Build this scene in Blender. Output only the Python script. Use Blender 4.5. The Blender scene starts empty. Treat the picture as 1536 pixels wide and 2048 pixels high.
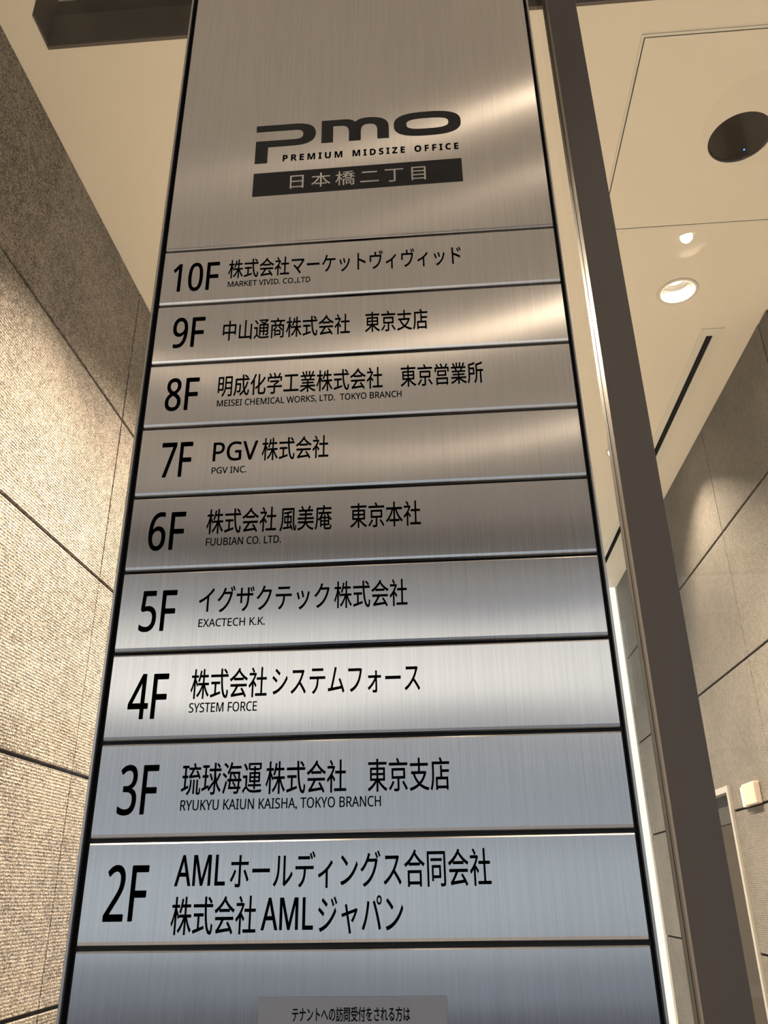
import bpy, bmesh, math, random
from mathutils import Vector, Matrix
random.seed(7)
SC = bpy.context.scene
COL = SC.collection
PI = math.pi
Rd = math.radians

# ------------------------------------------------------------------ camera
F_PX = 1633.08
cam_d = bpy.data.cameras.new('camera')
cam = bpy.data.objects.new('camera', cam_d)
COL.objects.link(cam)
yaw, pit, rol = Rd(-3.927), Rd(25.067), Rd(-0.8873)
fwd = Vector((math.sin(yaw)*math.cos(pit), math.cos(yaw)*math.cos(pit), math.sin(pit)))
right = Vector((math.cos(yaw), -math.sin(yaw), 0))
up = right.cross(fwd)
r2 = right*math.cos(rol) + up*math.sin(rol)
u2 = up*math.cos(rol) - right*math.sin(rol)
cam.matrix_world = Matrix(((r2.x, u2.x, -fwd.x, 0.0), (r2.y, u2.y, -fwd.y, -0.8),
                           (r2.z, u2.z, -fwd.z, 1.5), (0, 0, 0, 1)))
cam_d.sensor_fit = 'VERTICAL'
cam_d.sensor_height = 24.0
cam_d.lens = 24.0*F_PX/2048.0
cam_d.clip_start = 0.02
cam_d.clip_end = 300
SC.camera = cam

# ------------------------------------------------------------------ world, exposure
SC.view_settings.view_transform = 'Standard'
SC.view_settings.look = 'None'
SC.view_settings.gamma = 1.0
SC.view_settings.use_curve_mapping = False
SC.view_settings.exposure = 0.0
wd = bpy.data.worlds.new('dusk_sky')
SC.world = wd
wd.use_nodes = True
bg = wd.node_tree.nodes['Background']
bg.inputs[0].default_value = (0.55, 0.61, 0.72, 1)
bg.inputs[1].default_value = 1.2
WARM = (1.0, 0.785, 0.565)
INT_W = 150.0      # watts of one lobby downlight
EXT_W = 45.0      # watts of one entrance downlight

# ------------------------------------------------------------------ materials
def mat(name):
    m = bpy.data.materials.new(name); m.use_nodes = True
    nt = m.node_tree
    return m, nt, nt.nodes['Principled BSDF']
def plain(name, col, rough=0.5, metal=0.0, spec=0.5, bump=0.0, bscale=400):
    m, nt, b = mat(name)
    b.inputs['Base Color'].default_value = (*col, 1)
    b.inputs['Roughness'].default_value = rough
    b.inputs['Metallic'].default_value = metal
    b.inputs['Specular IOR Level'].default_value = spec
    if bump:
        tc = nt.nodes.new('ShaderNodeTexCoord'); n = nt.nodes.new('ShaderNodeTexNoise')
        n.inputs['Scale'].default_value = bscale
        bp = nt.nodes.new('ShaderNodeBump'); bp.inputs['Strength'].default_value = bump
        bp.inputs['Distance'].default_value = 0.001
        nt.links.new(tc.outputs['Object'], n.inputs['Vector'])
        nt.links.new(n.outputs['Fac'], bp.inputs['Height'])
        nt.links.new(bp.outputs['Normal'], b.inputs['Normal'])
    return m
def emit(name, col, s):
    m = bpy.data.materials.new(name); m.use_nodes = True
    nt = m.node_tree; nt.nodes.clear()
    e = nt.nodes.new('ShaderNodeEmission'); o = nt.nodes.new('ShaderNodeOutputMaterial')
    e.inputs[0].default_value = (*col, 1); e.inputs[1].default_value = s
    nt.links.new(e.outputs[0], o.inputs[0])
    return m
def math_node(nt, op, a, b=None):
    n = nt.nodes.new('ShaderNodeMath'); n.operation = op
    for i, v in enumerate((a, b)):
        if v is None: continue
        if isinstance(v, (int, float)): n.inputs[i].default_value = v
        else: nt.links.new(v, n.inputs[i])
    return n.outputs[0]
def ramp(nt, fac, stops):
    r = nt.nodes.new('ShaderNodeValToRGB')
    el = r.color_ramp.elements
    while len(el) < len(stops): el.new(0.5)
    for e, (p, c) in zip(el, stops):
        e.position = p; e.color = (*c, 1)
    nt.links.new(fac, r.inputs[0])
    return r.outputs[0]

def brushed_metal():
    m = bpy.data.materials.new('brushed_steel'); m.use_nodes = True
    nt = m.node_tree; nt.nodes.clear()
    out = nt.nodes.new('ShaderNodeOutputMaterial'); b = nt.nodes.new('ShaderNodeBsdfAnisotropic')
    nt.links.new(b.outputs[0], out.inputs[0])
    tc = nt.nodes.new('ShaderNodeTexCoord')
    def streak(sx, sz, detail):
        mp = nt.nodes.new('ShaderNodeMapping'); mp.inputs['Scale'].default_value = (sx, 30, sz)
        nt.links.new(tc.outputs['Object'], mp.inputs['Vector'])
        n = nt.nodes.new('ShaderNodeTexNoise'); n.inputs['Scale'].default_value = 1.0
        n.inputs['Detail'].default_value = detail
        nt.links.new(mp.outputs[0], n.inputs['Vector'])
        return n.outputs['Fac']
    fine = streak(1900, 9, 3); mid = streak(260, 2.5, 2); warp = streak(4.0, 7.0, 0)
    rr = math_node(nt, 'MULTIPLY_ADD', fine, 0.07)
    rr.node.inputs[2].default_value = 0.22
    nt.links.new(rr, b.inputs['Roughness'])
    b.inputs['Anisotropy'].default_value = -0.80
    c = ramp(nt, math_node(nt, 'ADD', math_node(nt, 'MULTIPLY', fine, 0.75), math_node(nt, 'MULTIPLY', mid, 0.25)),
             [(0.3, (0.53, 0.518, 0.508)), (0.7, (0.70, 0.685, 0.675))])
    nt.links.new(c, b.inputs['Color'])
    b2 = nt.nodes.new('ShaderNodeBump'); b2.inputs['Strength'].default_value = 1.0
    b2.inputs['Distance'].default_value = 0.0008
    nt.links.new(warp, b2.inputs['Height'])
    nt.links.new(b2.outputs[0], b.inputs['Normal'])
    t = nt.nodes.new('ShaderNodeTangent'); t.direction_type = 'RADIAL'; t.axis = 'Z'
    nt.links.new(t.outputs[0], b.inputs['Tangent'])
    return m

def stone(name, c0, c1, rib):
    m, nt, b = mat(name)
    tc = nt.nodes.new('ShaderNodeTexCoord')
    g = tc.outputs['Object']
    def noise(s, d=3, src=g):
        n = nt.nodes.new('ShaderNodeTexNoise'); n.inputs['Scale'].default_value = s
        n.inputs['Detail'].default_value = d
        nt.links.new(src, n.inputs['Vector']); return n.outputs['Fac']
    fine = noise(240, 1); mid = noise(40, 4); big = noise(2.5, 3)
    mix = math_node(nt, 'ADD', math_node(nt, 'MULTIPLY', fine, 0.62),
          math_node(nt, 'ADD', math_node(nt, 'MULTIPLY', mid, 0.2), math_node(nt, 'MULTIPLY', big, 0.18)))
    col = ramp(nt, mix, [(0.42, c0), (0.58, c1)])
    nt.links.new(col, b.inputs['Base Color'])
    b.inputs['Roughness'].default_value = 0.62
    b.inputs['Specular IOR Level'].default_value = 0.35
    sep = nt.nodes.new('ShaderNodeSeparateXYZ'); nt.links.new(g, sep.inputs[0])
    z = math_node(nt, 'ADD', math_node(nt, 'MULTIPLY', sep.outputs[2], 2*PI/0.0085),
                  math_node(nt, 'MULTIPLY', mid, 3.0))
    wv = math_node(nt, 'SINE', z)
    h = math_node(nt, 'ADD', math_node(nt, 'MULTIPLY', wv, rib), math_node(nt, 'MULTIPLY', fine, 2.2))
    bp = nt.nodes.new('ShaderNodeBump'); bp.inputs['Strength'].default_value = 1.0
    bp.inputs['Distance'].default_value = 0.0016
    nt.links.new(h, bp.inputs['Height'])
    nt.links.new(bp.outputs[0], b.inputs['Normal'])
    return m

def glass_mat():
    m = bpy.data.materials.new('clear_glass'); m.use_nodes = True
    nt = m.node_tree; nt.nodes.clear()
    o = nt.nodes.new('ShaderNodeOutputMaterial'); mx = nt.nodes.new('ShaderNodeMixShader')
    tr = nt.nodes.new('ShaderNodeBsdfTransparent'); tr.inputs[0].default_value = (0.955, 0.965, 0.955, 1)
    gl = nt.nodes.new('ShaderNodeBsdfGlossy'); gl.inputs['Roughness'].default_value = 0.0
    fr = nt.nodes.new('ShaderNodeFresnel'); fr.inputs[0].default_value = 1.45
    geo = nt.nodes.new('ShaderNodeNewGeometry')
    fac = math_node(nt, 'MULTIPLY', fr.outputs[0], math_node(nt, 'SUBTRACT', 1.0, geo.outputs['Backfacing']))
    nt.links.new(fac, mx.inputs[0]); nt.links.new(tr.outputs[0], mx.inputs[1])
    nt.links.new(gl.outputs[0], mx.inputs[2]); nt.links.new(mx.outputs[0], o.inputs[0])
    return m

M = dict(
    steel=brushed_metal(),
    stoneL=stone('ribbed_grey_stone', (0.070, 0.064, 0.059), (0.335, 0.298, 0.268), 0.34),
    stoneR=stone('smooth_grey_stone', (0.088, 0.085, 0.078), (0.20, 0.187, 0.170), 0.16),
    white=plain('cream_paint', (0.80, 0.76, 0.68), 0.55, bump=0.15, bscale=300),
    hatchm=plain('cream_panel', (0.80, 0.76, 0.68), 0.5),
    whitetrim=plain('pale_trim', (0.74, 0.73, 0.66), 0.4),
    black=plain('black_channel', (0.006, 0.005, 0.005), 0.5),
    groove=plain('dark_joint', (0.03, 0.028, 0.026), 0.9),
    vinyl=plain('black_vinyl', (0.006, 0.006, 0.007), 0.2, spec=0.35),
    bronze=plain('dark_bronze_aluminium', (0.092, 0.081, 0.075), 0.42, metal=0.0, spec=0.3, bump=0.1, bscale=900),
    bead=plain('bronze_edge', (0.050, 0.038, 0.031), 0.5, spec=0.15),
    gasket=plain('grey_gasket', (0.06, 0.06, 0.056), 0.6, spec=0.15),
    edge=plain('polished_edge', (0.45, 0.43, 0.40), 0.28, metal=1.0),
    glass=glass_mat(),
    recess=plain('shutter_recess', (0.055, 0.05, 0.045), 0.5),
    recessd=plain('shutter_slot_dark', (0.015, 0.013, 0.012), 0.6),
    slot=plain('matt_black', (0.012, 0.011, 0.010), 0.8),
    chrome=plain('chrome_reflector', (0.62, 0.60, 0.57), 0.35, metal=1.0),
    lampring=plain('white_lamp_trim', (0.72, 0.69, 0.62), 0.35),
    darkglass=plain('smoked_glass', (0.035, 0.030, 0.027), 0.12, spec=0.8),
    vent=plain('grey_plate', (0.10, 0.10, 0.09), 0.4),
    lamp=emit('lamp_face', (1.0, 0.90, 0.74), 4.0),
    lampdim=emit('dim_lamp_face', (1.0, 0.80, 0.55), 2.5),
    blue=emit('painted_blue_glint', (0.05, 0.2, 1.0), 4.0),
    backlit=emit('backlit_panel', (1.0, 0.97, 0.86), 1.2),
    door=plain('brown_door', (0.045, 0.034, 0.024), 0.55, spec=0.15),
    doorhead=plain('grey_door_head', (0.06, 0.058, 0.058), 0.6, spec=0.15),
    doorframe=plain('door_frame_metal', (0.44, 0.425, 0.395), 0.35, metal=0.4),
    beige=plain('beige_plastic', (0.50, 0.43, 0.37), 0.45),
    floor=plain('lobby_floor_stone', (0.55, 0.50, 0.43), 0.35, bump=0.1),
    pave=plain('paving', (0.50, 0.48, 0.46), 0.7, bump=0.3, bscale=80),
    asphalt=plain('asphalt', (0.12, 0.12, 0.13), 0.9, bump=0.3, bscale=60),
    facade=plain('pale_facade', (0.42, 0.43, 0.45), 0.7, bump=0.2, bscale=20),
    facaded=plain('grey_facade', (0.78, 0.77, 0.75), 0.6, bump=0.2, bscale=20),
    litwin=emit('lit_windows', (1.0, 0.97, 0.90), 1.9),
    upglow=emit('added_upper_glow', (1.0, 0.93, 0.86), 0.52),
    louvre=plain('grey_louvre', (0.22, 0.22, 0.23), 0.6),
    litwin2=emit('lit_shopfront', (0.82, 0.92, 1.0), 0.86),
    sticker=None,
)
def sticker():
    m, nt, b = mat('matt_grey_film')
    b.inputs['Base Color'].default_value = (0.27, 0.265, 0.28, 1)
    b.inputs['Metallic'].default_value = 0.75
    b.inputs['Roughness'].default_value = 0.38
    return m
M['sticker'] = sticker()

# ------------------------------------------------------------------ helpers
def obj(name, bm, m, parent=None, smooth=False):
    me = bpy.data.meshes.new(name); bm.normal_update(); bm.to_mesh(me); bm.free()
    if m: me.materials.append(m)
    if smooth:
        for p in me.polygons: p.use_smooth = True
    o = bpy.data.objects.new(name, me); COL.objects.link(o)
    if parent:
        o.parent = parent
        o.matrix_parent_inverse = Matrix.Translation(-Vector(parent.location)) if parent.type == 'EMPTY' else Matrix()
    return o
def box(bm, x0, x1, y0, y1, z0, z1):
    v = [bm.verts.new(p) for p in ((x0,y0,z0),(x1,y0,z0),(x1,y1,z0),(x0,y1,z0),(x0,y0,z1),(x1,y0,z1),(x1,y1,z1),(x0,y1,z1))]
    for f in ((3,2,1,0),(4,5,6,7),(0,1,5,4),(1,2,6,5),(2,3,7,6),(3,0,4,7)):
        bm.faces.new([v[i] for i in f])
    return v
def bx(x0, x1, y0, y1, z0, z1, bev=0.0, seg=2):
    bm = bmesh.new(); box(bm, min(x0,x1), max(x0,x1), min(y0,y1), max(y0,y1), min(z0,z1), max(z0,z1))
    if bev: bmesh.ops.bevel(bm, geom=bm.edges[:], offset=bev, segments=seg, affect='EDGES', profile=0.5)
    return bm
def empty(name, loc, label=None, cat=None, group=None):
    o = bpy.data.objects.new(name, None); COL.objects.link(o); o.location = loc
    o.empty_display_size = 0.1
    if label: o['label'] = label
    if cat: o['category'] = cat
    if group: o['group'] = group
    return o
def tag(o, label, cat, group=None):
    o['label'] = label; o['category'] = cat
    if group: o['group'] = group
    return o
def struct(o, label=None):
    o['kind'] = 'structure'
    if label: o['label'] = label
    return o
def lathe(prof, cx, cy, n=48, cap=None):
    """prof: list of (r, z). rings around the vertical axis at (cx, cy)"""
    bm = bmesh.new(); rings = []
    for r, z in prof:
        rings.append([bm.verts.new((cx+r*math.cos(2*PI*i/n), cy+r*math.sin(2*PI*i/n), z)) for i in range(n)])
    for a, b in zip(rings, rings[1:]):
        for i in range(n):
            bm.faces.new((a[i], a[(i+1) % n], b[(i+1) % n], b[i]))
    if cap == 'last': bm.faces.new(rings[-1])
    if cap == 'first': bm.faces.new(rings[0])
    if cap == 'loop':
        for i in range(n):
            bm.faces.new((rings[-1][i], rings[-1][(i+1) % n], rings[0][(i+1) % n], rings[0][i]))
    bmesh.ops.recalc_face_normals(bm, faces=bm.faces[:])
    return bm
def disc(cx, cy, z0, z1, r, n=48):
    bm = bmesh.new()
    a = [bm.verts.new((cx+r*math.cos(2*PI*i/n), cy+r*math.sin(2*PI*i/n), z0)) for i in range(n)]
    b = [bm.verts.new((cx+r*math.cos(2*PI*i/n), cy+r*math.sin(2*PI*i/n), z1)) for i in range(n)]
    bm.faces.new(a[::-1]); bm.faces.new(b)
    for i in range(n): bm.faces.new((a[i], a[(i+1) % n], b[(i+1) % n], b[i]))
    return bm

H = 3.6; XL = -1.0893; XR = 1.3582; YB = 5.22     # ceiling height, side walls, back wall

# ------------------------------------------------------------------ ceiling with its openings
DOWN = [(0.977, 1.786), (-0.064, 2.01), (0.990, 3.05), (-0.064, 3.40), (-0.45, 1.02), (-0.064, 4.55)]        # lobby downlights, the later ones added unseen for extra light
OUT = [(0.951, -0.931), (0.60, -0.80), (1.60, -1.30), (2.42, -1.77), (-1.9, -1.6), (-0.4, -2.9)]
GHX, GHY, GHR = 1.04, -0.408, 0.174     # grey plate in the entrance soffit
SPX, SPY, SPR = 0.990, 1.072, 0.0945    # dark round fitting in the hatch
HX0, HX1, HY0, HY1 = 0.617, 1.335, 0.706, 1.436
cut = bmesh.new()
def cut_add(b2):
    me = bpy.data.meshes.new('t'); b2.to_mesh(me); b2.free(); cut.from_mesh(me); bpy.data.meshes.remove(me)
for x, y in DOWN + OUT: cut_add(disc(x, y, H-0.05, H+0.16, 0.064))
cut_add(disc(SPX, SPY, H-0.05, H+0.09, SPR))
cut_add(bx(-0.996, 3.2, 0.40, 0.6105, H-0.05, H+0.19))                     # shutter recess
cut_add(bx(1.166, 1.193, 2.079, 4.70, H-0.05, H+0.10))                      # slot of the air grille
bm = bx(-4.5, 4.5, -3.92, YB+0.1, H, H+0.22)
ceil = obj('ceiling', bm, M['white'])
cutter = obj('cutter', cut, None)
md = ceil.modifiers.new('b', 'BOOLEAN'); md.operation = 'DIFFERENCE'; md.object = cutter; md.solver = 'EXACT'
dg = bpy.context.evaluated_depsgraph_get(); dg.update()
me = bpy.data.meshes.new_from_object(ceil.evaluated_get(dg))
ceil.modifiers.clear(); ceil.data = me
bpy.data.objects.remove(cutter)
struct(ceil)
# plaster nib beside the recess
nb_ = bmesh.new()
npts = [(-0.9965, 0.400), (-0.936, 0.400), (-0.955, 0.440), (-0.9685, 0.478), (-0.9965, 0.5188)]
va = [nb_.verts.new((x, y, H)) for x, y in npts]; vb = [nb_.verts.new((x, y, H+0.165)) for x, y in npts]
nb_.faces.new(va[::-1]); nb_.faces.new(vb)
for i in range(5): nb_.faces.new((va[i], va[(i+1) % 5], vb[(i+1) % 5], vb[i]))
nib = obj('trim_1', nb_, M['white']); struct(nib)
# shutter recess lining
rec = empty('shutter_recess', (0, 0.6, H), 'long dark shutter recess cut across the cream ceiling above the sign', 'shutter')
obj('far_cheek', bx(-0.9955, 3.199, 0.600, 0.610, H+0.002, H+0.122), M['recess'], rec)
obj('upper_slot', bx(-0.9955, 3.199, 0.603, 0.610, H+0.122, H+0.188), M['recessd'], rec)
obj('end_cheek', bx(-0.9955, -0.990, 0.519, 0.5995, H+0.002, H+0.188), M['recess'], rec)
obj('roof_plate', bx(-0.930, 3.199, 0.405, 0.6025, H+0.17, H+0.188), M['recessd'], rec)
obj('edge_trim', bx(-0.994, 3.199, 0.602, 0.612, H-0.003, H+0.0015), M['bronze'], rec)

# ------------------------------------------------------------------ stone walls, tile by tile
ZJ = [0.0, 0.033, 0.633, 1.233, 1.833, 2.433, 3.033, H]
def rect_minus(r, hole):
    a0, a1, b0, b1 = r; h0, h1, k0, k1 = hole
    if h1 <= a0 or h0 >= a1 or k1 <= b0 or k0 >= b1: return [r]
    out = []
    if h0 > a0: out.append((a0, h0, b0, b1))
    if h1 < a1: out.append((h1, a1, b0, b1))
    m0, m1 = max(a0, h0), min(a1, h1)
    if k0 > b0: out.append((m0, m1, b0, k0))
    if k1 < b1: out.append((m0, m1, k1, b1))
    return out
def stone_wall(name, xface, side, yj, m, hole=None):
    s = side   # -1: body lies to -x, +1: to +x
    back = bmesh.new()
    rects = [(yj[0], yj[-1], 0, H)]
    if hole: rects = rect_minus(rects[0], hole)
    for a0, a1, b0, b1 in rects:
        xa, xb = xface+s*0.012, xface+s*0.10
        box(back, min(xa, xb), max(xa, xb), a0, a1, b0, b1)
    w = struct(obj(name, back, M['groove']))
    g = 0.003; gz = 0.0055
    for i in range(len(yj)-1):
        for j in range(1, len(ZJ)-1):
            r = (yj[i]+g, yj[i+1]-g, ZJ[j]+gz, ZJ[j+1]-(gz if ZJ[j+1] < H else 0))
            rs = rect_minus(r, hole) if hole else [r]
            if not rs: continue
            tb = bmesh.new(); pr = random.uniform(-0.0006, 0.0006)
            for a0, a1, b0, b1 in rs:
                b2 = bx(xface+pr, xface+s*0.0118, a0, a1, b0, b1, 0.0012, 1)
                me2 = bpy.data.meshes.new('t'); b2.to_mesh(me2); b2.free(); tb.from_mesh(me2); bpy.data.meshes.remove(me2)
            obj('stone_tile', tb, m, w)
    return w
stone_wall('wall_left', XL, -1, [-0.335, 0.407, 1.607, 2.807, 4.007, YB], M['stoneL'])
DY0, DY1, DZ = 3.442, 4.35, 1.952
stone_wall('wall_right', XR, 1, [2.022, 2.869, 4.069, YB], M['stoneR'], (DY0, DY1, 0.0, DZ))
struct(obj('wall_back', bx(XL-0.1, XR+0.1, YB+0.012, YB+0.1, 0, H), M['white']))
bl = obj('backlit_wall_panel', bx(XL+0.02, XR-0.012, YB-0.004, YB+0.0115, 0.04, H-0.004), M['backlit'])
tag(bl, 'tall bright backlit cream panel closing the far end of the lobby', 'light panel')
struct(obj('floor', bx(-4.5, 4.5, 0.30, YB+0.1, -0.05, 0), M['floor']))
struct(obj('wall_far_right', bx(3.3, 3.4, -0.2, 2.0, 0, H), M['white']))
struct(obj('wall_side', bx(XR+0.112, 3.3, 1.93, 2.02, 0, H), M['white']))
cp = obj('corner_post', bx(XR+0.001, XR+0.11, 1.93, 2.0195, 0, H-0.001, 0.002), M['bronze'])
tag(cp, 'dark bronze metal corner post where the right stone wall begins', 'post')

# doorway in the right wall
dr = struct(empty('door_1', (XR, 3.9, 0)))
fr = bmesh.new()
box(fr, XR-0.012, XR+0.06, DY0+0.001, DY0+0.028, 0.0, DZ-0.001)
box(fr, XR-0.012, XR+0.06, DY1-0.028, DY1-0.001, 0.0, DZ-0.001)
box(fr, XR-0.012, XR+0.06, DY0+0.028, DY1-0.028, DZ-0.029, DZ-0.001)
obj('door_frame', fr, M['doorframe'], dr)
obj('door_head_panel', bx(XR+0.030, XR+0.05, DY0+0.029, DY1-0.029, DZ-0.16, DZ-0.03), M['doorhead'], dr)
obj('door_leaf', bx(XR+0.034, XR+0.06, DY0+0.029, DY1-0.029, 0.005, DZ-0.161), M['door'], dr)

# small beige box on the wall beside the door
wb = empty('wall_box', (XR, 3.14, 1.83), 'small beige plastic box on the right stone wall beside the brown doorway', 'box')
obj('cover', bx(XR-0.030, XR-0.0005, 3.035, 3.19, 1.8335, 1.925, 0.004), M['beige'], wb)
obj('side_plate', bx(XR-0.018, XR-0.0005, 3.191, 3.25, 1.8335, 1.92, 0.003), M['whitetrim'], wb)

# ------------------------------------------------------------------ downlights
def downlight(x, y, watts, label, group, dep=0.062, face='lamp'):
    """dep: how far up the lamp sits; the cup cuts its cone off"""
    t = empty('downlight', (x, y, H), label, 'ceiling light', group)
    obj('trim_ring', lathe([(0.0635, H-0.0002), (0.0635, H-0.003), (0.075, H-0.003), (0.078, H-0.0002)], x, y, cap='loop'), M['lampring'], t, True)
    rb = lathe([(0.0632, H-0.001), (0.0600, H+dep*0.33), (0.0545, H+dep*0.72), (0.047, H+dep)], x, y, 40)
    obj('reflector', rb, M['chrome'], t)
    obj('baffle_ring', lathe([(0.047, H+dep), (0.0435, H+dep+0.001), (0.0435, H+dep+0.008), (0.047, H+dep+0.008)], x, y, 40, cap='loop'), M['lampring'], t, True)
    obj('lamp', disc(x, y, H+dep+0.004, H+dep+0.018, 0.0433), M[face], t)
    ld = bpy.data.lights.new('downlight_beam', 'SPOT'); ld.energy = watts; ld.color = WARM
    ld.spot_size = Rd(150); ld.spot_blend = 0.3; ld.shadow_soft_size = 0.022
    lo = bpy.data.objects.new('downlight_beam', ld); COL.objects.link(lo)
    lo.location = (x, y, H+dep-0.024)
    return t
LB = [('round glowing recessed downlight in the cream ceiling, nearest the slot grille', 0.05, 0.064),
      ('lobby downlight that lights the left stone wall, hidden behind the steel sign', 5.0, 0.068),
      ('lobby downlight close to the right stone wall, hidden behind the bronze mullion', 1.25, 0.095),
      ('added unseen lobby downlight in mid corridor, behind the steel sign', 2.2, 0.085),  # added lamp, raises the bounce light on the ceiling
      ('added unseen lobby downlight closest to the glass, behind the steel sign', 3.8, 0.112),  # added lamp, brightens the lower part of the left wall
      ('added unseen lobby downlight deepest in the corridor, behind the steel sign', 2.2, 0.085)]  # added lamp, more floor bounce for the ceiling
for (x, y), (l, k, dp) in zip(DOWN, LB):
    downlight(x, y, INT_W*k, l, None, dp)
LO = [('entrance soffit downlight mirrored in the glass above the glowing lobby downlight', 0.03, 0.060),
      ('entrance soffit downlight in front of the mullion, out of the picture', 0.050, 0.060),
      ('entrance soffit downlight out of the picture to the right of the mullion', 0.6, 0.055),
      ('entrance soffit downlight out of the picture at the far right', 0.5, 0.045),
      ('added unseen entrance soffit downlight on the left', 4.4, 0.090),  # added to light the paving so it bounces onto the soffit
      ('added unseen entrance soffit downlight behind the viewer', 4.4, 0.095)]  # added likewise, for ground and soffit bounce
for (x, y), (l, k, dp) in zip(OUT, LO):
    downlight(x, y, EXT_W*k, l, None, dp, 'lamp' if k > 0.45 or k < 0.035 else 'lampdim')

# dark round fitting in the hatch, grey plate in the soffit
sp = empty('round_fitting', (SPX, SPY, H), 'large dark round glossy fitting in the middle of the square ceiling hatch', 'ceiling fitting')
obj('rim', lathe([(SPR-0.004, H-0.001), (SPR-0.004, H+0.05), (SPR-0.0005, H+0.05), (SPR-0.0005, H-0.001)], SPX, SPY, cap='loop'), M['darkglass'], sp, True)
obj('smoked_cover', disc(SPX, SPY, H+0.004, H+0.010, SPR-0.0045, 64), M['darkglass'], sp)
bi = bmesh.new(); bmesh.ops.create_icosphere(bi, subdivisions=2, radius=0.0028)  # glowing bead standing in for a blue reflection on the cover
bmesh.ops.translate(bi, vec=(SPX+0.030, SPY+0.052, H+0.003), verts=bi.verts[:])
obj('blue_glint', bi, M['blue'], sp)['label'] = 'tiny glowing bead for a blue reflection'
tag(obj('soffit_plate', disc(GHX, GHY, H-0.004, H-0.0002, GHR, 64), M['vent']), 'round grey plate on the entrance soffit, seen as a faint reflection in the glass', 'plate')

# ceiling hatch
ht = empty('ceiling_hatch', (0.976, 1.07, H), 'square cream access hatch with a thin dark gap, right part of the ceiling', 'hatch')
def ring_rect(x0, x1, y0, y1, w, z0, z1):
    b = bmesh.new()
    box(b, x0, x1, y0, y0+w, z0, z1); box(b, x0, x1, y1-w, y1, z0, z1)
    box(b, x0, x0+w, y0+w, y1-w, z0, z1); box(b, x1-w, x1, y0+w, y1-w, z0, z1)
    return b
obj('frame', ring_rect(HX0, HX1, HY0, HY1, 0.007, H-0.0035, H-0.0002), M['whitetrim'], ht)
obj('gap', ring_rect(HX0+0.007, HX1-0.007, HY0+0.007, HY1-0.007, 0.0035, H-0.0012, H-0.0002), M['slot'], ht)
pb = bx(HX0+0.0105, HX1-0.0105, HY0+0.0105, HY1-0.0105, H-0.0035, H-0.0003)
hp = obj('panel', pb, M['hatchm'], ht)
cb = obj('cutter', disc(SPX, SPY, H-0.05, H+0.05, SPR), None)
md = hp.modifiers.new('b', 'BOOLEAN'); md.operation = 'DIFFERENCE'; md.object = cb; md.solver = 'EXACT'
dg = bpy.context.evaluated_depsgraph_get(); dg.update()
me = bpy.data.meshes.new_from_object(hp.evaluated_get(dg)); hp.modifiers.clear(); hp.data = me
bpy.data.objects.remove(cb)

# linear air grille
gr = empty('slot_grille', (1.18, 3.4, H), 'long narrow white air grille with a black slot beside the right stone wall', 'air grille')
b = bmesh.new()
box(b, 1.134, 1.166, 2.033, 4.74, H-0.004, H-0.0002); box(b, 1.193, 1.2285, 2.033, 4.74, H-0.004, H-0.0002)
box(b, 1.166, 1.193, 2.033, 2.079, H-0.004, H-0.0002); box(b, 1.166, 1.193, 4.70, 4.74, H-0.004, H-0.0002)
obj('grille_frame', b, M['whitetrim'], gr)
b = bmesh.new()
box(b, 1.1662, 1.168, 2.08, 4.69, H-0.002, H+0.09); box(b, 1.191, 1.1928, 2.08, 4.69, H-0.002, H+0.09)
box(b, 1.168, 1.191, 2.08, 4.69, H+0.085, H+0.09)
obj('slot_lining', b, M['slot'], gr)

# ------------------------------------------------------------------ glazing and mullion
GY = 0.30
gw = struct(obj('window_1', bx(XL+0.001, 0.268, GY, GY+0.010, 0.02, H-0.001), M['glass']))
gw2 = struct(obj('window_2', bx(0.3145, 3.29, GY, GY+0.010, 0.02, H-0.001), M['glass']))
mu = empty('mullion', (0.291, GY, 0), 'tall dark bronze mullion post standing just right of the steel sign', 'post')
MX0, MX1 = 0.2645, 0.3186
obj('mullion_face', bx(MX0, MX1, 0.25, 0.2635, 0, H-0.001, 0.0006, 1), M['bronze'], mu)
obj('mullion_core', bx(MX0+0.005, MX1-0.005, 0.2637, 0.2985, 0, H-0.001), M['black'], mu)
for s, xa in ((0, MX0), (1, MX1)):
    q = 1 if s == 0 else -1
    obj('edge_return', bx(xa+q*0.0004, xa+q*0.0048, 0.2637, 0.2745, 0, H-0.001), M['bead'], mu)
    obj('glazing_bead', bx(xa+q*0.0006, xa+q*0.0048, 0.279, 0.290, 0, H-0.001), M['gasket'], mu)
    obj('gasket', bx(xa+q*0.0020, xa+q*0.0048, 0.2905, 0.2985, 0, H-0.001), M['black'], mu)
obj('mullion_rear', bx(0.2685, 0.314, 0.2987, 0.3115, 0, H-0.001), M['black'], mu)

# ------------------------------------------------------------------ the sign
ZC = 1.5
SX0, SX1 = -0.3352, 0.1659
sign = empty('directory_sign', (-0.085, 0.05, 0), 'tall brushed steel tenant directory sign listing floors ten down to two', 'sign')
TOP = ZC+1.72
EL, ER = SX0-0.0100, SX1+0.0074        # outer edges of the casing
obj('sign_body', bx(EL, ER, 0.0125, 0.11, 0.0, TOP+0.004), M['edge'], sign)
obj('black_backing', bx(EL+0.0032, ER-0.0029, 0.0105, 0.0124, 0.0, TOP), M['black'], sign)
for xa, xb, xc, sg in ((EL, EL+0.0030, EL+0.0031, 1), (ER-0.0027, ER, ER-0.0028, -1)):
    obj('side_flange', bx(xa, xb, -0.0005, 0.0124, 0.0, TOP, 0.0008, 2), M['edge'], sign)
    obj('channel_lining', bx(xc, xc+sg*0.0008, 0.0004, 0.0103, 0.0, TOP), M['black'], sign)

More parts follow.
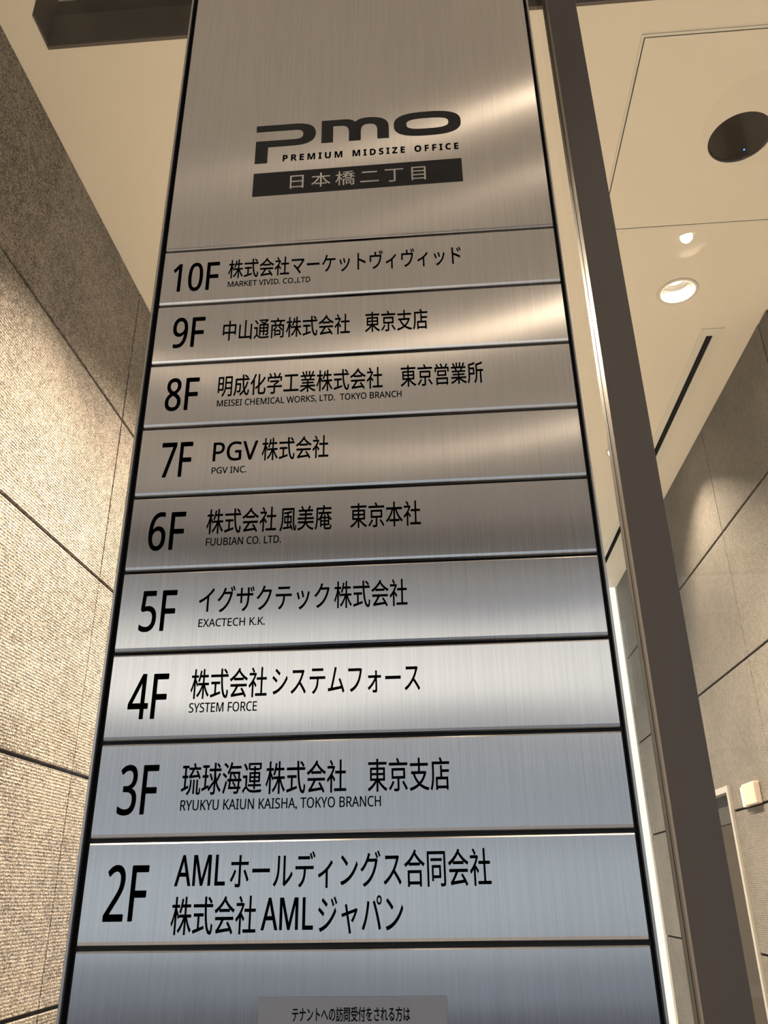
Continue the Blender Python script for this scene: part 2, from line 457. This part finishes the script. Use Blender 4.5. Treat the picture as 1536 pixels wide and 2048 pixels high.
def plate_mesh(z0, z1):
    """folded sheet: flat face, a slightly rolled lower lip and a narrower upper one"""
    pr = [(0.009, z0), (0.0016, z0), (0.00055, z0+0.0006), (0.0, z0+0.0031),
          (0.0, z1-0.0017), (0.0005, z1-0.0004), (0.0015, z1), (0.009, z1)]
    bm = bmesh.new()
    a = [bm.verts.new((SX0, y, z)) for y, z in pr]; b = [bm.verts.new((SX1, y, z)) for y, z in pr]
    n = len(pr)
    for i in range(n): bm.faces.new((a[i], a[(i+1) % n], b[(i+1) % n], b[i]))
    bm.faces.new(a[::-1]); bm.faces.new(b)
    bmesh.ops.recalc_face_normals(bm, faces=bm.faces[:])
    return bm
def steel_plate(name, z0, z1, label):
    o = obj(name, plate_mesh(z0, z1), M['steel'], sign)
    o['label'] = label
    return o

# lettering -------------------------------------------------------
def math_sans(s, bold=False):
    o = ''
    for c in s:
        if 'A' <= c <= 'Z': o += chr((0x1D5D4 if bold else 0x1D5A0)+ord(c)-65)
        elif '0' <= c <= '9': o += chr((0x1D7EC if bold else 0x1D7E2)+ord(c)-48)
        else: o += c
    return o
def text_raw(s, offset=0.0, space=1.0):
    cu = bpy.data.curves.new('t', 'FONT'); cu.body = s; cu.size = 1.0; cu.extrude = 0.5
    cu.space_character = space; cu.resolution_u = 5
    o = bpy.data.objects.new('t', cu); COL.objects.link(o)
    dg = bpy.context.evaluated_depsgraph_get(); dg.update()
    me = bpy.data.meshes.new_from_object(o.evaluated_get(dg))
    bpy.data.objects.remove(o); bpy.data.curves.remove(cu)
    return me
def ext(me):
    xs = [v.co.x for v in me.vertices]; ys = [v.co.y for v in me.vertices]
    return min(xs), max(xs), min(ys), max(ys)
REF = {}
def ref(k, off):
    key = (k, off)
    if key not in REF:
        e = ext(text_raw({'cap': math_sans('H'), 'jp': '株', 'bold': math_sans('H', True), 'kana': '方'}[k], off)); REF[key] = (e[2], e[3])
    return REF[key]
def lettering(name, s, x0, x1, z0, z1, kind, parent, off=0.0, space=1.0, m='vinyl', yf=0.0, th=0.00025, fit=False):
    """x in mm in sign coordinates, z in mm above the camera height"""
    if kind == 'cap': s = math_sans(s)
    if kind == 'bold': s = math_sans(s, True)
    me = text_raw(s, 0, space); e = ext(me)
    r0, r1 = (e[2], e[3]) if fit else ref(kind, 0)
    for v in me.vertices:
        x = x0+off+(v.co.x-e[0])/(e[1]-e[0])*(x1-x0-2*off)
        z = z0+off+(v.co.y-r0)/(r1-r0)*(z1-z0-2*off)
        v.co = Vector((x/1000.0, yf-(v.co.z+0.5)*th, ZC+z/1000.0))
    if off:     # heavier strokes: the same outline laid down again a hair to each side
        b0 = bmesh.new(); b0.from_mesh(me); me0 = me
        acc = bmesh.new()
        for k in range(8):
            dx, dz = off*math.cos(k*PI/4), off*math.sin(k*PI/4)
            m2 = me0.copy()
            for v in m2.vertices: v.co.x += dx/1000; v.co.z += dz/1000
            acc.from_mesh(m2); bpy.data.meshes.remove(m2)
        acc.to_mesh(me); acc.free(); b0.free()
    me.update()
    me.materials.clear(); me.materials.append(M[m]); me.name = name
    o = bpy.data.objects.new(name, me); COL.objects.link(o); o.parent = parent
    return o
OF = 0.5; OJ = 0.15
G0 = 764.5; GP = 89.45; GAP = 4.2
WORDS = {0:'ten',1:'nine',2:'eight',3:'seven',4:'six',5:'five',6:'four',7:'three',8:'two'}
ROWS = [
 [('10F',-321.8,-261.7,696.9,741.7),[('株式会社マーケットヴィヴィッド',-249.9,47.3,712.9,743.2)],('MARKET VIVID. CO.,LTD',-249.1,-143.6,699.4,707.8)],
 [('9F',-313.4,-273.6,609.6,654.4),[('中山通商株式会社',-250.2,-93.0,615.7,645.9),('東京支店',-74.6,1.8,616.1,646.5)],None],
 [('8F',-313.1,-273.5,518.9,564.1),[('明成化学工業株式会社',-250.3,-54.2,534.9,564.5),('東京営業所',-33.1,63.5,534.8,564.7)],('MEISEI CHEMICAL WORKS, LTD.  TOKYO BRANCH',-250,-32.4,521.4,529.9)],
 [('7F',-309.8,-273.7,430.4,475.4),[('株式会社',-193.2,-116.8,445.9,475.1)],('PGV INC.',-249.5,-209.6,432.1,440.2)],
 [('6F',-314.0,-274.0,341.2,386.3),[('株式会社',-250.1,-172.7,357.9,387.6),('風美庵',-169.0,-111.8,357.4,386.6),('東京本社',-91.7,-15.4,357.6,387.0)],('FUUBIAN CO. LTD.',-249.1,-166.8,344.1,352.9)],
 [('5F',-313.2,-275.0,250.3,294.8),[('イグザクテック',-251.1,-113.0,267.8,297.0),('株式会社',-108.2,-32.1,267.8,297.2)],('EXACTECH K.K.',-249.7,-179.9,253.0,261.5)],
 [('4F',-314.7,-275.1,160.2,205.4),[('株式会社',-252,-174.6,178.6,208.7),('システムフォース',-169.4,-22.0,179.0,208.9)],('SYSTEM FORCE',-252,-183.7,165.3,174.6)],
 [('3F',-313.4,-275.9,71.1,116.2),[('琉球海運',-252.9,-175.3,87.4,116.8),('株式会社',-171.5,-94.5,86.8,116.6),('東京支店',-74.2,3.0,86.7,116.6)],('RYUKYU KAIUN KAISHA, TOKYO BRANCH',-252.2,-62.0,73.8,83.1)],
 [('2F',-314.7,-276.0,-19.3,27.1),[('ホールディングス',-200.4,-44.2,5.6,36.0),('合同会社',-41.7,35.7,5.3,36.2),('株式会社',-251.8,-174.7,-30.6,0.3),('ジャパン',-119.0,-43.3,-31.0,0.2)],None],
]
# header plate with the emblem
head = steel_plate('header_plate', ZC+(G0+GAP/2)/1000, TOP, 'large blank steel header plate with a black logo')
for i, row in enumerate(ROWS):
    zt = G0-GP*i-GAP/2; zb = G0-GP*(i+1)+GAP/2
    pl = steel_plate('name_plate', ZC+zb/1000, ZC+zt/1000, 'brushed steel name plate for floor %s' % WORDS[i])
    n = row[0]; lettering('floor_number', n[0], n[1], n[2], n[3], n[4], 'cap', pl, off=OF)
    for t in row[1]: lettering('company_name', t[0], t[1], t[2], t[3], t[4], 'jp', pl, off=OJ)
    if row[2]: t = row[2]; lettering('latin_name', t[0], t[1], t[2], t[3], t[4], 'cap', pl, off=0.1)
    if i == 3: lettering('company_name', 'PGV', -249.6, -197.8, 448.1, 472.5, 'cap', pl, off=0.3)
    if i == 8:
        lettering('company_name', 'AML', -251.5, -204.8, 8.9, 35.0, 'cap', pl, off=0.3)
        lettering('company_name', 'AML', -170.1, -123.4, -27.7, -1.6, 'cap', pl, off=0.3)
foot = steel_plate('lower_plate', ZC+(G0-GP*9-GAP/2-800)/1000, ZC+(G0-GP*9-GAP/2)/1000, 'plain steel plate at the foot of the list')
obj('base_plate', bx(SX0, SX1, 0.0005, 0.0095, 0.02, ZC+(G0-GP*9-GAP/2-804)/1000, 0.001, 1), M['edge'], sign)
nb = obj('notice_film', bx(-0.169, -0.0082, -0.0006, -0.00002, ZC-0.30, ZC-0.0785, 0.0002, 1), M['sticker'], foot)
nb['label'] = 'matt grey notice film'
lettering('notice_text', 'テナントへの訪問受付をされる方は', -139.6, -39.5, -96.9, -86.1, 'kana', foot, off=0.1, yf=-0.0007)

# emblem: wide P, m, o
def curve_pts(seg):
    pts = []
    for s in seg:
        if len(s) == 2: pts.append(s)
        else:   # cubic: (x0,z0, x1,z1, x2,z2, x3,z3)
            for k in range(1, 11):
                t = k/10; a = (1-t)**3; b_ = 3*t*(1-t)**2; c = 3*t*t*(1-t); d = t**3
                pts.append((a*s[0]+b_*s[2]+c*s[4]+d*s[6], a*s[1]+b_*s[3]+c*s[5]+d*s[7]))
    return pts
def prism(pts, yf=0.0, th=0.00025):
    bm = bmesh.new()
    f = [bm.verts.new((x/1000, yf-th, ZC+z/1000)) for x, z in pts]
    b = [bm.verts.new((x/1000, yf, ZC+z/1000)) for x, z in pts]
    bm.faces.new(f); bm.faces.new(b[::-1])
    n = len(pts)
    for i in range(n): bm.faces.new((f[i], f[(i+1) % n], b[(i+1) % n], b[i]))
    bmesh.ops.recalc_face_normals(bm, faces=bm.faces[:])
    bmesh.ops.triangulate(bm, faces=[q for q in bm.faces if len(q.verts) > 4])
    return bm
Pp = curve_pts([(-226.5,985),(-172,985),(-172,985,-150,985,-142,977,-142,964),(-142,964,-142,951,-150,943,-172,942.7),
    (-208.5,942.3),(-208.5,912),(-226,912),(-226,954.6),(-171,954.6),(-171,954.6,-163,954.6,-159.7,957.5,-159.7,963.8),
    (-159.7,963.8,-159.7,970,-163,973,-171,973),(-226.3,973.2)])
obj('logo_letter', prism(Pp), M['vinyl'], head)
Mp = curve_pts([(-134,943),(-134,986.3),(-103,986.3),(-103,986.3,-96,986.3,-89.5,984.5,-86.8,979.8),
    (-86.8,979.8,-83.5,984.5,-77,987,-69,987),(-69,987,-50,987,-40,981,-40,966),(-40,944),(-56,944),(-56,960),
    (-56,960,-56,970,-59,974.6,-67.6,974.6),(-67.6,974.6,-76,974.6,-79,970,-79,960),(-79.2,943.4),(-95.6,943.4),(-95.6,960),
    (-95.6,960,-95.6,970,-98.5,974.4,-107.5,974.4),(-117.7,974.4),(-117.7,943)])
obj('logo_letter', prism(Mp), M['vinyl'], head)
def superell(cx, cz, a, b, n, N=72):
    out = []
    for i in range(N):
        t = 2*PI*i/N; c, s = math.cos(t), math.sin(t)
        out.append((cx+a*math.copysign(abs(c)**(2/n), c), cz+b*math.copysign(abs(s)**(2/n), s)))
    return out
bm = bmesh.new()
oo = superell(13.4, 966.6, 46.3, 23.2, 2.7); oi = superell(13.6, 967.0, 29.0, 10.4, 3.0)
vf = [[bm.verts.new((x/1000, y, ZC+z/1000)) for x, z in ring] for y in (-0.00025, 0) for ring in (oo, oi)]
for i in range(72):
    j = (i+1) % 72
    bm.faces.new((vf[0][i], vf[0][j], vf[1][j], vf[1][i])); bm.faces.new((vf[2][i], vf[3][i], vf[3][j], vf[2][j]))
    bm.faces.new((vf[0][i], vf[2][i], vf[2][j], vf[0][j])); bm.faces.new((vf[1][i], vf[1][j], vf[3][j], vf[3][i]))
bmesh.ops.recalc_face_normals(bm, faces=bm.faces[:])
obj('logo_letter', bm, M['vinyl'], head)
for w, a, b_ in (('PREMIUM', -187.1, -104.5), ('MIDSIZE', -90.4, -18.8), ('OFFICE', -5.6, 54.0)):
    lettering('logo_tagline', w, a, b_, 913.2, 924.9, 'bold', head, space=1.45, off=0.12)
obj('logo_bar', prism([(-226,851),(56.8,853.3),(56.8,895.4),(-226,893.2)]), M['vinyl'], head)
lettering('place_name', '日本橋二丁目', -175.3, 8.0, 860.6, 886.5, 'jp', head, space=1.33, m='steel', yf=-0.00027)

# ------------------------------------------------------------------ street side, seen only in the reflections
struct(obj('trim_2', bx(-4.5, 4.5, -4.0, -3.921, H-0.16, H+0.22), M['bronze']), 'dark fascia')
struct(obj('ground', bx(-30, 30, -7.5, 0.299, -0.15, 0), M['pave']))
tag(obj('street', bx(-60, 60, -14.5, -7.5, -0.2, -0.12), M['asphalt']), 'asphalt street in front of the entrance', 'street')
bd = empty('opposite_building', (0, -15, 0), 'pale building with lit windows across the street', 'building')
obj('upper_wall', bx(-26, 26, -16, -15, 6.6, 12.0), M['facaded'], bd)
obj('pier_wall', bx(-26, 26, -16, -15.05, 0, 6.6), M['facade'], bd)
for k in range(-6, 7):
    if k == 2: continue          # one blank bay
    a, b_ = k*3.9-1.88, (k*3.9+1.88 if k != 1 else 4.5)
    obj('window', bx(a, b_, -15.049, -15.0, 4.8, 6.5), M['litwin'], bd)
    obj('upper_glow_band', bx(a, b_, -15.0, -14.98, 6.95, 8.7), M['upglow'], bd)  # glowing band added to brighten the fifth-floor plate's reflection
    obj('shop_window', bx(a, b_, -15.049, -15.0, 0.4, 4.0), M['litwin2'], bd)
for k in range(7):
    obj('louvre', bx(-25.9, 25.9, -15.0, -14.9, 2.3+0.26*k, 2.36+0.26*k), M['louvre'], bd)
